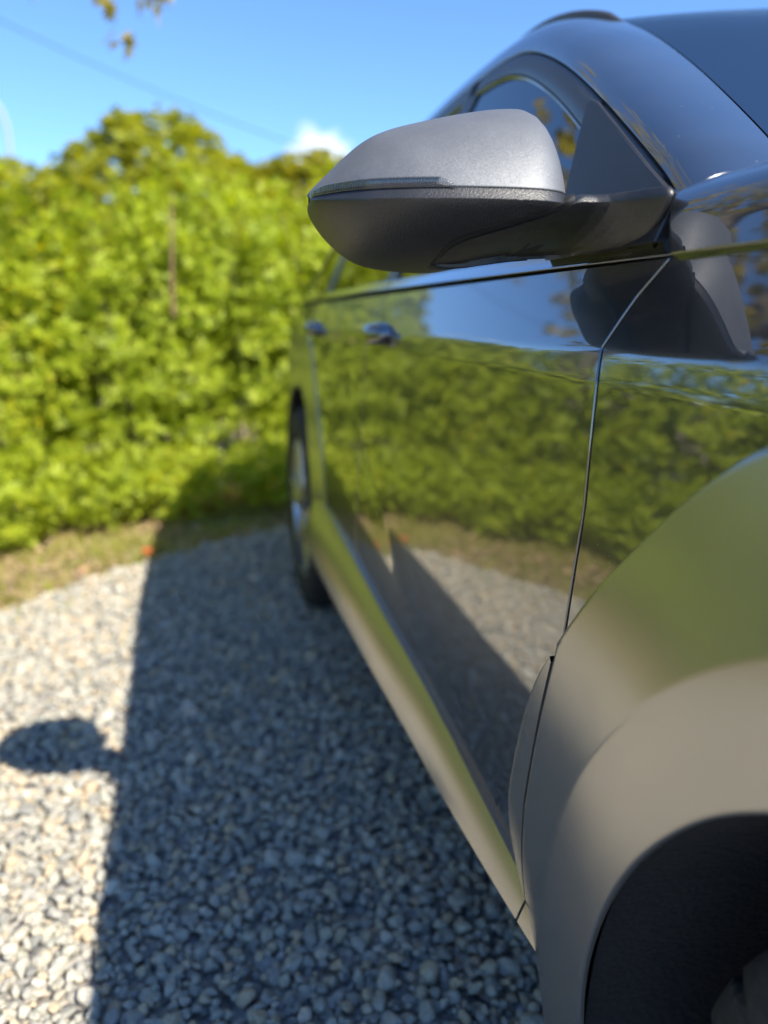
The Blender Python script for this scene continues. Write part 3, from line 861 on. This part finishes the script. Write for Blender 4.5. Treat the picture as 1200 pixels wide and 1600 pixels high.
# stations across the car: x, front y, back y, top z, seam z, ridge z, bottom z
ST = [(-.2205, .796, .815, 1.1185, 1.1160, 1.114, 1.1110),
      (-.219, .782, .826, 1.1222, 1.1160, 1.112, 1.1055),
      (-.213, .764, .836, 1.1285, 1.1158, 1.110, 1.0965),
      (-.200, .742, .846, 1.1405, 1.1155, 1.1075, 1.0820),
      (-.182, .720, .852, 1.1570, 1.1150, 1.1055, 1.0670),
      (-.163, .705, .856, 1.1715, 1.1145, 1.1045, 1.0575),
      (-.14, .692, .858, 1.1810, 1.1140, 1.1035, 1.0525),
      (-.11, .681, .858, 1.1885, 1.1135, 1.1030, 1.0500),
      (-.08, .674, .858, 1.1950, 1.1130, 1.1025, 1.0500),
      (-.05, .670, .858, 1.2005, 1.1125, 1.1020, 1.0555),
      (-.03, .670, .858, 1.2030, 1.1122, 1.1018, 1.0590),
      (-.016, .674, .858, 1.2030, 1.1120, 1.1016, 1.0610),
      (-.006, .681, .857, 1.1990, 1.1120, 1.1016, 1.064),
      (.002, .692, .856, 1.1890, 1.1120, 1.1016, 1.067),
      (.007, .708, .855, 1.1690, 1.1122, 1.102, 1.072),
      (.0092, .730, .85, 1.1400, 1.1125, 1.1025, 1.078)]
st = interp(ST, 90)
UP = [(.0, .0), (.012, .06), (.03, .14), (.055, .24), (.09, .36), (.135, .48), (.19, .6), (.26, .72), (.35, .83), (.46, .92), (.58, .975), (.7, 1.0), (.82, 1.0), (.92, .985), (.98, .955), (1, .91)]
LOW = [(.0, .0), (.012, .08), (.045, .2), (.10, .36), (.18, .53), (.28, .68), (.4, .81), (.54, .9), (.7, .96), (.85, .99), (.95, 1), (1, .96)]
cap, lowr = [], []
for x, yf, yb, zt, zs, zr, zb in st:
    d = yb - yf; fs = .006
    cap.append([(x, yf + fs + (d - fs) * u, zs + .0008 + (zt - zs) * v) for u, v in UP])
    led = [(x, yf + fs + .009, zs - .0008), (x, yf + fs - .0004, zs - .0012), (x, yf + fs * .55, zs - (zs - zr) * .45), (x, yf + fs * .15, zr + .0012)]
    lowr.append(led + [(x, yf + d * u, zr - (zr - zb) * v) for u, v in LOW])
panel('mirror_cap', np.array(cap), FLAKE, mirror, depth=.010, rim=.0009, flip=True)
lw = np.array(lowr); obj('mirror_housing', lw.reshape(-1, 3), grid_faces(len(lw), lw.shape[1], flip=True), GRAIN, mirror)
# mirror glass closing the back
rows = []
for k in range(len(st)):
    c = cap[k][-1]; l = lowr[k][-1]; rows.append([(c[0], c[1] - .006, c[2] + (l[2] - c[2]) * t) for t in np.linspace(0, 1, 5)])
obj('mirror_glass', np.array(rows).reshape(-1, 3), grid_faces(len(rows), 5, flip=True), MIRG, mirror)
# repeater strip wrapped round the outer end, between cap and housing
n = 640; rows, rows2 = [], []
xi = np.linspace(-.2202, -.106, n)
stx = np.array([[np.interp(x, st[:, 0], st[:, k]) for k in range(7)] for x in xi])
for k, (x, yf, yb, zt, zs, zr, zb) in enumerate(stx):
    t = min(1, (xi[-1] - x) / .013); hh = .0092 * t + .0004
    if x < -.21: hh *= .62 + .38 * (x + .2205) / .0105
    b = math.sin(k / n * 2 * math.pi * 60) * .0007
    fr = lambda v: yf + .006 + ((yb - yf) - .006) * float(np.interp(v, [q[1] for q in UP], [q[0] for q in UP]))
    zl = zs - .0012
    rows2.append([(x - .0002, fr(0) - .0022 + .0003, zl), (x - .0002, fr(0) - .0030, zl + hh * .2), (x - .0002, fr(0) - .0026, zl + hh * .8), (x - .0002, fr(hh / max(zt - zs, .004)) - .0018, zl + hh), (x, fr(hh / max(zt - zs, .004)) + .002, zl + hh + .0004)])
    rows.append([(x, fr(0) + .0006 + b * (.2 if j in (0, 4) else 1), zl + hh * j / 4.9 + .0006) for j in range(5)])
obj('indicator_reflector', np.array(rows).reshape(-1, 3), grid_faces(n, 5, flip=True), REFL, mirror)
r2 = np.array(rows2)[::8]; obj('indicator_lens', r2.reshape(-1, 3), grid_faces(len(r2), 5, flip=True), LENS, mirror)
# foot: pod under the housing, arm, and plate on the door
def hst(x): return [float(np.interp(x, st[:, 0], st[:, k])) for k in range(7)]
T_TOP = [(-.1005, 1.0590), (-.0995, 1.0630), (-.096, 1.0672), (-.09, 1.0705), (-.08, 1.0738), (-.065, 1.0780), (-.05, 1.0822), (-.03, 1.0882), (-.012, 1.0955), (-.002, 1.1005), (.004, 1.1016), (.08, 1.1016)]
T_BOT = [(-.1005, 1.0575), (-.0995, 1.0550), (-.096, 1.0528), (-.09, 1.0515), (-.08, 1.0512), (-.065, 1.0522), (-.05, 1.0545), (-.03, 1.0572), (-.01, 1.0597), (.02, 1.0615), (.05, 1.0630), (.08, 1.063)]
T_FWD = [(-.2, 0), (.018, 0), (.028, .006), (.036, .018), (.042, .030), (.047, .042), (.051, .050), (.0535, .054), (.056, .055), (.08, .055)]
def foot_rows(xs, grow, proud):
    rows = []
    for x in xs:
        _, yf, yb, zt, zs, zr, zb = hst(min(x, -.03)); fw = lerp_tab(T_FWD, x); d = (yb - yf) * (1 - fw / .055 * .55)
        yf = yf - fw - proud; top = lerp_tab(T_TOP, x) + grow; bot = lerp_tab(T_BOT, x) - grow * .4; led = min(1, max(0, (x + .006) / .012))
        zl = .0075 * led; vt = min(1, max(0, (zr - top) / (zr - (bot if x > -.02 else zb))))
        yt = yf + min(d * float(np.interp(vt, [q[1] for q in LOW], [q[0] for q in LOW])), .10)
        row = [(x, yt + .05, top + zl + .0006), (x, yt + .010, top + zl), (x, yt + .0045 * led + .0004, top + zl * .9), (x, yt + .002 * led, top + zl * .45)]
        for k in range(16):
            t = k / 15; z = top + (bot - top) * t; v = min(1, max(0, (zr - z) / (zr - (bot if x > -.02 else zb))))
            u = float(np.interp(v, [q[1] for q in LOW], [q[0] for q in LOW])); row.append((x, yf + min(d * u, .10), z))
        row.append((x, yf + .13, bot + .001)); rows.append(row)
    return np.array(rows)
xs = sorted(set(list(np.linspace(-.1004, -.085, 16)) + list(np.linspace(-.084, .02, 40)) + list(np.linspace(.022, .0575, 34))))
fr_ = foot_rows(xs, 0, .0042); nc_ = fr_.shape[1]
V = fr_.reshape(-1, 3).tolist(); F = grid_faces(len(xs), nc_); F.append(tuple(range(nc_)))
k0 = len(V) - nc_; k1 = len(V); V += [(p[0] + .0008, p[1] + .0015, p[2]) for p in V[k0:]]; F += [(k0 + i, k0 + i + 1, k1 + i + 1, k1 + i) for i in range(nc_ - 1)]
k0 = k1; k1 = len(V); V += [(p[0] + .012, p[1] + .02, p[2]) for p in V[k0:]]; F += [(k0 + i, k0 + i + 1, k1 + i + 1, k1 + i) for i in range(nc_ - 1)]
obj('mirror_foot', V, F, GRAIN, mirror)
gs_ = foot_rows([x for x in xs if x < .002], .0034, .0008); gs_[:, :, 0] -= .0034
V = gs_.reshape(-1, 3).tolist(); F = grid_faces(len(gs_), nc_); F.append(tuple(range(nc_)))
obj('joint_gasket', V, F, RUBBER, mirror)
# rubber seal standing between bonnet edge and mirror foot
V = []
for z in np.linspace(1.046, 1.102, 14):
    yc = .594 + (z - 1.05) / .055 * .034; xc = .050 + (z - 1.05) * .34
    V += [(xc + .012, yc - .006, z), (xc + .0025, yc - .003, z), (xc + .0015, yc + .003, z), (xc + .0025, yc + .009, z), (xc + .014, yc + .012, z)]
obj('cowl_seal', V, grid_faces(14, 5, flip=True), RUBBER, mirror)
# corner plate filling the front corner of the window
pl = [(.622, 1.1035), (.650, 1.1145), (.70, 1.140), (.80, 1.193), (.90, 1.246), (.925, 1.256), (.93, 1.250), (.915, 1.22), (.87, 1.14), (.845, 1.095), (.84, 1.065), (.622, 1.065)]
V = []
for dx, ins in ((.010, 0), (-.0035, 0), (-.005, .0015)):
    cy = sum(p[0] for p in pl) / len(pl); cz = sum(p[1] for p in pl) / len(pl)
    for y, z in pl:
        l = math.hypot(y - cy, z - cz); V.append((xw(y, z) + dx, y - (y - cy) / l * ins, z - (z - cz) / l * ins))
n = len(pl); F = grid_faces(3, n, closed=True); F.append(tuple(2 * n + k for k in range(n)))
obj('corner_plate', V, F, GRAIN, mirror, smooth=False)

# ---- the far side of the car: the same pieces mirrored about the centre plane
def mirror_copy(o, parent):
    c = o.copy(); col.objects.link(c); c.parent = parent; c.matrix_parent_inverse = o.matrix_parent_inverse.copy(); return c
for p in [c for c in car.children]:
    base = p.name.split('.')[0]
    if base in ('door', 'fender', 'rear_quarter', 'roof_rail_panel', 'wheel', 'side_mirror'):
        q = mirror_copy(p, car)
        q.location = (2 * CX, 0, 0); q.scale = (-1, 1, 1)
        for ch in p.children: mirror_copy(ch, q)

# ------------------------------------------------------------------ vegetation
def leaflets(n_leaf, base, dirs, ups, size, kind='pinnate', rs=nrs):
    """compound leaves at base points along dirs: arrays (n,3). returns V,T,attr"""
    n = len(base)
    d = dirs / (np.linalg.norm(dirs, axis=1, keepdims=True) + 1e-9)
    s = np.cross(d, ups); s /= (np.linalg.norm(s, axis=1, keepdims=True) + 1e-9)
    u = np.cross(s, d)
    if kind == 'pinnate':
        spec = [(.55, 0, 0, .50, .36), (.40, 1, .9, .40, .30), (.40, -1, .9, .40, .30), (.15, 1, 1.0, .33, .26), (.15, -1, 1.0, .33, .26)]
    elif kind == 'lobed':
        spec = [(.0, 0, 0, 1.0, .52), (.05, 1, .75, .8, .44), (.05, -1, .75, .8, .44)]
    else:
        spec = [(0, 0, 0, 1, .5)]
    VV, TT, AA = [], [], []; off = 0
    tone = rs.rand(n)
    for (along, side, ang, ln, wd) in spec:
        a = ang * (1 + .15 * rs.randn(n)) * side
        ld = d * np.cos(a)[:, None] + s * np.sin(a)[:, None] + u * (.12 * rs.randn(n))[:, None]
        ls = np.cross(ld, u); ls /= np.linalg.norm(ls, axis=1, keepdims=True) + 1e-9
        z = size[:, None]; o = base + d * along * z
        fold = u * z * ln * .12
        p0 = o; p1 = o + ld * z * ln * .45 + ls * z * wd * .5 + fold; p2 = o + ld * z * ln - fold * .6; p3 = o + ld * z * ln * .45 - ls * z * wd * .5 + fold
        pm_ = o + ld * z * ln * .5
        V = np.stack([p0, p1, p2, p3, pm_], 1).reshape(-1, 3)
        k = (np.arange(n) * 5)[:, None]
        T = np.concatenate([k + np.array([[0, 4, 1]]), k + np.array([[4, 2, 1]]), k + np.array([[0, 3, 4]]), k + np.array([[4, 3, 2]])], 1).reshape(-1, 3) + off
        VV.append(V); TT.append(T); off += len(V)
        AA.append(np.repeat(np.clip(tone * .8 + .2 * rs.rand(n), 0, 1), 5))
    return np.concatenate(VV), np.concatenate(TT), np.concatenate(AA)

def bush_mesh(seed, rx, ry, rz, shoots, per, lsize, lmat, kind='pinnate', inner=.5, lump=.25, holes=-.30):
    rs = np.random.RandomState(seed); B, D, U, Z = [], [], [], []
    k = 0
    while k < shoots:
        v = rs.randn(3); v /= np.linalg.norm(v)
        if v[2] < -.78: continue
        nn = mnoise.noise(Vector(v * 2.1) + Vector((seed * 3.1, 0, 0))) + .5 * mnoise.noise(Vector(v * 5) + Vector((0, seed * 1.7, 0)))
        rad = (1 + lump * nn) * (1 - inner * rs.rand() ** 2.6)
        if mnoise.noise(Vector(v * 3.3) + Vector((0, 0, seed * 2.3))) < holes and rs.rand() < .75: continue
        tip = v * rad * np.array([rx, ry, rz]); k += 1
        ax = v * .8 + np.array([0, 0, .55]) + .25 * rs.randn(3); ax /= np.linalg.norm(ax)
        for j in range(per):
            t = rs.rand(); a = j * 2.4 + rs.rand()
            e1 = np.cross(ax, [.3, .2, .9]); e1 /= np.linalg.norm(e1); e2 = np.cross(ax, e1)
            rd = e1 * math.cos(a) + e2 * math.sin(a)
            B.append(tip - ax * t * .13 + .01 * rs.randn(3)); D.append(rd + ax * (.75 - t * .6)); U.append(ax + .2 * rs.randn(3)); Z.append(lsize * rs.uniform(.65, 1.2))
    V, T, A = leaflets(0, np.array(B), np.array(D), np.array(U), np.array(Z), kind, rs)
    return np_mesh('foliage', V, T, lmat, A)

def stems_mesh(seed, rx, ry, rz, n, mat_, r0=.008):
    rs = random.Random(seed); parts = []
    for k in range(n):
        a = rs.uniform(0, 6.28); q = rs.uniform(.3, .85); b = Vector((rs.uniform(-.3, .3) * rx, rs.uniform(-.3, .3) * ry, -rz))
        t = Vector((math.cos(a) * rx * q, math.sin(a) * ry * q, rs.uniform(-.1, .8) * rz)); m = b.lerp(t, .5) + Vector((rs.uniform(-.1, .1), rs.uniform(-.1, .1), .12)) * rx
        c = interp([b, b.lerp(m, .6), m, t], 9); parts.append(tube_vf(c, [r0 * (1 - .75 * i / 8) for i in range(9)], 5))
    V, F = join_vf(parts); me = me_from('stems', V, F); me.materials.append(mat_); return me

BM = [(bush_mesh(k + 1, .66, .66, .95, 900, 8, .068, LEAF, lump=.3), stems_mesh(k + 1, .66, .66, .95, 22, BARK)) for k in range(4)]
LM = [(bush_mesh(k + 31, .34, .34, .24, 260, 8, .052, LEAF, inner=.35), stems_mesh(k + 31, .34, .34, .24, 12, BARK, .004)) for k in range(2)]
def bush(name, x, y, meshes, z, s, rot, label, cat, group):
    e = empty(name, (x, y, 0)); tag(e, label, cat, group); e.rotation_euler = (0, 0, rot); e.scale = s
    f = from_mesh('foliage', meshes[0], e); f.location = (0, 0, z)
    g = from_mesh('stems', meshes[1], e); g.location = (0, 0, z)
    return e
HEDGE = [(1.75, 5.05, 1.0), (1.05, 4.95, 1.03), (.38, 4.85, .96), (-.25, 4.85, .98), (-.78, 4.62, .90), (-1.38, 4.52, .88), (-1.98, 4.25, .94), (-2.52, 3.78, 1.0), (-2.92, 3.15, .95), (-3.15, 2.45, 1.02), (-3.28, 1.72, .96), (-3.35, 1.0, 1.04), (-3.38, .25, .97)]
HL = ['rightmost rose bush of the hedge, showing behind the car tail', 'rose bush of the hedge just behind the rear of the car', 'rose bush of the hedge behind the rear wheel of the car',
      'green rose bush of the hedge right of the dead brown cane', 'green rose bush of the hedge holding the dead brown cane', 'green rose bush of the hedge left of the dead brown cane',
      'green rose bush at the left edge behind the small low shrub', 'rose bush of the hedge mirrored in the rear of the front door', 'rose bush of the hedge mirrored in the middle of the front door',
      'rose bush of the hedge mirrored in the front of the front door', 'rose bush of the hedge mirrored at the door shut line', 'rose bush of the hedge mirrored in the fender',
      'rose bush of the hedge mirrored above the wheel arch']
for i, ((x, y, s), lb) in enumerate(zip(HEDGE, HL)):
    bush('rose_bush', x, y, BM[i % 4], .93, (s * 1.0, s * 1.0, s), i * 1.9, lb, 'bush', 'rose bushes of the hedge')
LOWS = [(-1.28, 3.72, 1.05, 'small bright green low shrub at the left edge of the verge'), (-.50, 4.12, .85, 'low green shoots at the hedge foot beside the shadow of the car'), (.05, 4.22, .9, 'low green plant in the shadow behind the rear wheel'),
        (-1.98, 3.15, 1.1, 'low shrub mirrored at the foot of the hedge in the front door'), (-2.35, 2.45, 1.0, 'low shrub mirrored at the foot of the hedge near the shut line'), (-2.6, 1.55, 1.1, 'low shrub mirrored at the foot of the hedge in the fender'),
        (-.88, 4.02, .95, 'low shrub at the hedge foot right of the bright shrub at the left edge'), (-1.72, 3.60, 1.05, 'low shrub at the hedge foot left of the bright shrub at the left edge')]
for i, (x, y, s, lb) in enumerate(LOWS): bush('low_shrub', x, y, LM[i % 2], .22, (s, s, s), i * 2.3, lb, 'shrub', 'low shrubs in front of the hedge')
# dead cane standing in the hedge
c = interp([(-.455, 4.22, 1.02), (-.452, 4.19, 1.2), (-.44, 4.16, 1.38), (-.430, 4.15, 1.55)], 12)
V, F = tube_vf(c, [.011 - .0005 * i for i in range(12)], 8)
tag(obj('dead_cane', V, F, DEADWOOD), 'dead brown cane standing upright in the green hedge', 'branch')

# trees behind the hedge
def tree(name, x, y, h, rx, rz, lmat, seed, shoots, per, lsize, label, kind='lobed', inner=.6, lump=.07, holes=-.62):
    e = empty(name, (x, y, 0)); tag(e, label, 'tree')
    m = bush_mesh(seed, rx, rx, rz, shoots, per, lsize, lmat, kind, inner, lump, holes); m.name = 'crown'
    o = from_mesh('crown', m, e); o.location = (0, 0, h - rz)
    rs = random.Random(seed); parts = [tube_vf(interp([(0, 0, -.05), (.03, .02, (h - rz) * .5), (-.02, .05, h - rz), (0, .02, h - rz * .5)], 12), [.11 * rx / 1.5 * (1 - .055 * i) + .01 for i in range(12)], 9)]
    for k in range(11):
        a = rs.uniform(0, 6.28); el = rs.uniform(-.1, .9); z0 = (h - rz) * rs.uniform(.75, 1.1)
        t = Vector((math.cos(a) * math.cos(el) * rx * .8, math.sin(a) * math.cos(el) * rx * .8, h - rz + math.sin(el) * rz * .8))
        b = Vector((0, 0, z0)); parts.append(tube_vf(interp([b, b.lerp(t, .5) + Vector((0, 0, .08 * rz)), t], 8), [.035 * rx / 1.5 * (1 - .1 * i) + .004 for i in range(8)], 6))
    V, F = join_vf(parts); obj('trunk', V, F, BARK, e); return e
tree('background_tree', -.62, 8.9, 3.0, 1.45, 1.55, LEAF3, 51, 3000, 6, .10, 'domed olive green tree rising behind the hedge', inner=.35)
tree('background_tree', .95, 9.1, 2.74, 1.45, 1.4, LEAF4, 52, 2800, 6, .10, 'yellow green tree behind the hedge, left of the car mirror', inner=.35)
tree('background_tree', -2.2, 9.0, 2.55, 1.4, 1.3, LEAF3, 53, 2400, 6, .10, 'olive green tree low behind the left end of the hedge', inner=.35)
tree('maple_tree', -1.87, 4.2, 5.58, 1.95, 1.85, LEAF2, 61, 620, 7, .085, 'young maple with yellow green leaves reaching in at the upper left corner', inner=.8, lump=.35, holes=-.2)

# street lamp and overhead cable
lamp = empty('street_lamp', (-3.83, 18, 0)); tag(lamp, 'pale curved street lamp at the left edge beyond the hedge', 'street lamp')
V, F = tube_vf(interp([(0, 0, 0), (0, 0, 2.5), (0, 0, 4.4), (-.03, 0, 4.85), (-.2, 0, 5.2), (-.6, 0, 5.35), (-1.1, 0, 5.36)], 40), .04, 10); obj('pole', V, F, simple('lamp_white', (.30, .33, .38), .5), lamp)
V, F = box_vf((-1.35, 0, 5.35), (.6, .22, .1)); obj('lamp_head', V, F, simple('lamp_head_grey', (.6, .6, .62), .4), lamp)
c = [(x, 18 + .05 * x, 5.25 - .31 * x + .012 * x * x) for x in np.linspace(-14, 16, 40)]
V, F = tube_vf(c, .009, 6); tag(obj('overhead_cable', V, F, RUBBER), 'thin dark overhead cable crossing the sky at the upper left', 'cable')

# verge: grass and fallen leaves between gravel and hedge
B, D, U, Z = [], [], [], []; LB, LD, LU, LZ = [], [], [], []
VX, VY = nrs.uniform(-3.2, 2.4, 90000), nrs.uniform(-.8, 5.0, 90000)
BD = np.concatenate([np.min(np.hypot(BC[None, :, 0] - VX[i:i + 6000, None], BC[None, :, 1] - VY[i:i + 6000, None]), axis=1) for i in range(0, 90000, 6000)])
for x, y, bd, ing in zip(VX.tolist(), VY.tolist(), BD.tolist(), in_gravel_np(VX, VY).tolist()):
    if ing and (bd > .26 or rnd.random() < .55 + 1.7 * bd): continue
    if not ing and bd > 1.25: continue
    pn = mnoise.noise(Vector((x * 2.3, y * 2.3, 1.7)))
    if rnd.random() < .74 + 1.1 * pn and len(B) < 34000:
        B.append((x, y, -.03)); D.append((rnd.gauss(0, .45), rnd.gauss(0, .45), 1)); U.append((rnd.gauss(0, 1), rnd.gauss(0, 1), .1)); Z.append(rnd.uniform(.025, .075))
    elif rnd.random() < .7:
        LB.append((x, y, -.018 + rnd.uniform(0, .018))); a = rnd.uniform(0, 6.28); LD.append((math.cos(a), math.sin(a), rnd.gauss(.1, .25))); LU.append((rnd.gauss(0, .3), rnd.gauss(0, .3), 1)); LZ.append(rnd.uniform(.025, .06))
B, D, U, Z = map(np.array, (B, D, U, Z)); d = D / np.linalg.norm(D, axis=1, keepdims=True); s = np.cross(d, U); s /= np.linalg.norm(s, axis=1, keepdims=True)
bend = np.stack([D[:, 0], D[:, 1], np.zeros(len(D))], 1) * .4
z = Z[:, None]; V = np.stack([B - s * .004, B + s * .004, B + d * z * .6 + s * .0035, B + d * z * .6 - s * .0035, B + d * z + bend * z], 1).reshape(-1, 3)
k = (np.arange(len(B)) * 5)[:, None]; T = np.concatenate([k + [[0, 1, 2]], k + [[0, 2, 3]], k + [[3, 2, 4]]], 1).reshape(-1, 3)
tag(from_mesh('verge_grass', np_mesh('verge_grass', V, T, GRASS, np.repeat(nrs.rand(len(B)), 5))), 'patchy short grass on the verge between gravel and hedge', 'grass', kind='stuff')
V, T, A = leaflets(0, np.array(LB), np.array(LD), np.array(LU), np.array(LZ), 'single')
tag(from_mesh('leaf_litter', np_mesh('leaf_litter', V, T, LITTER, A)), 'brown and reddish fallen leaves strewn over the verge', 'fallen leaves', kind='stuff')
V, T, A = leaflets(0, np.array([[-.62, 3.33, .02]]), np.array([[.5, .2, .3]]), np.array([[-.2, -.6, .8]]), np.array([.055]), 'lobed')
tag(from_mesh('red_leaf', np_mesh('red_leaf', V, T, REDLEAF, A)), 'single orange red leaf at the edge of the car shadow', 'leaf')
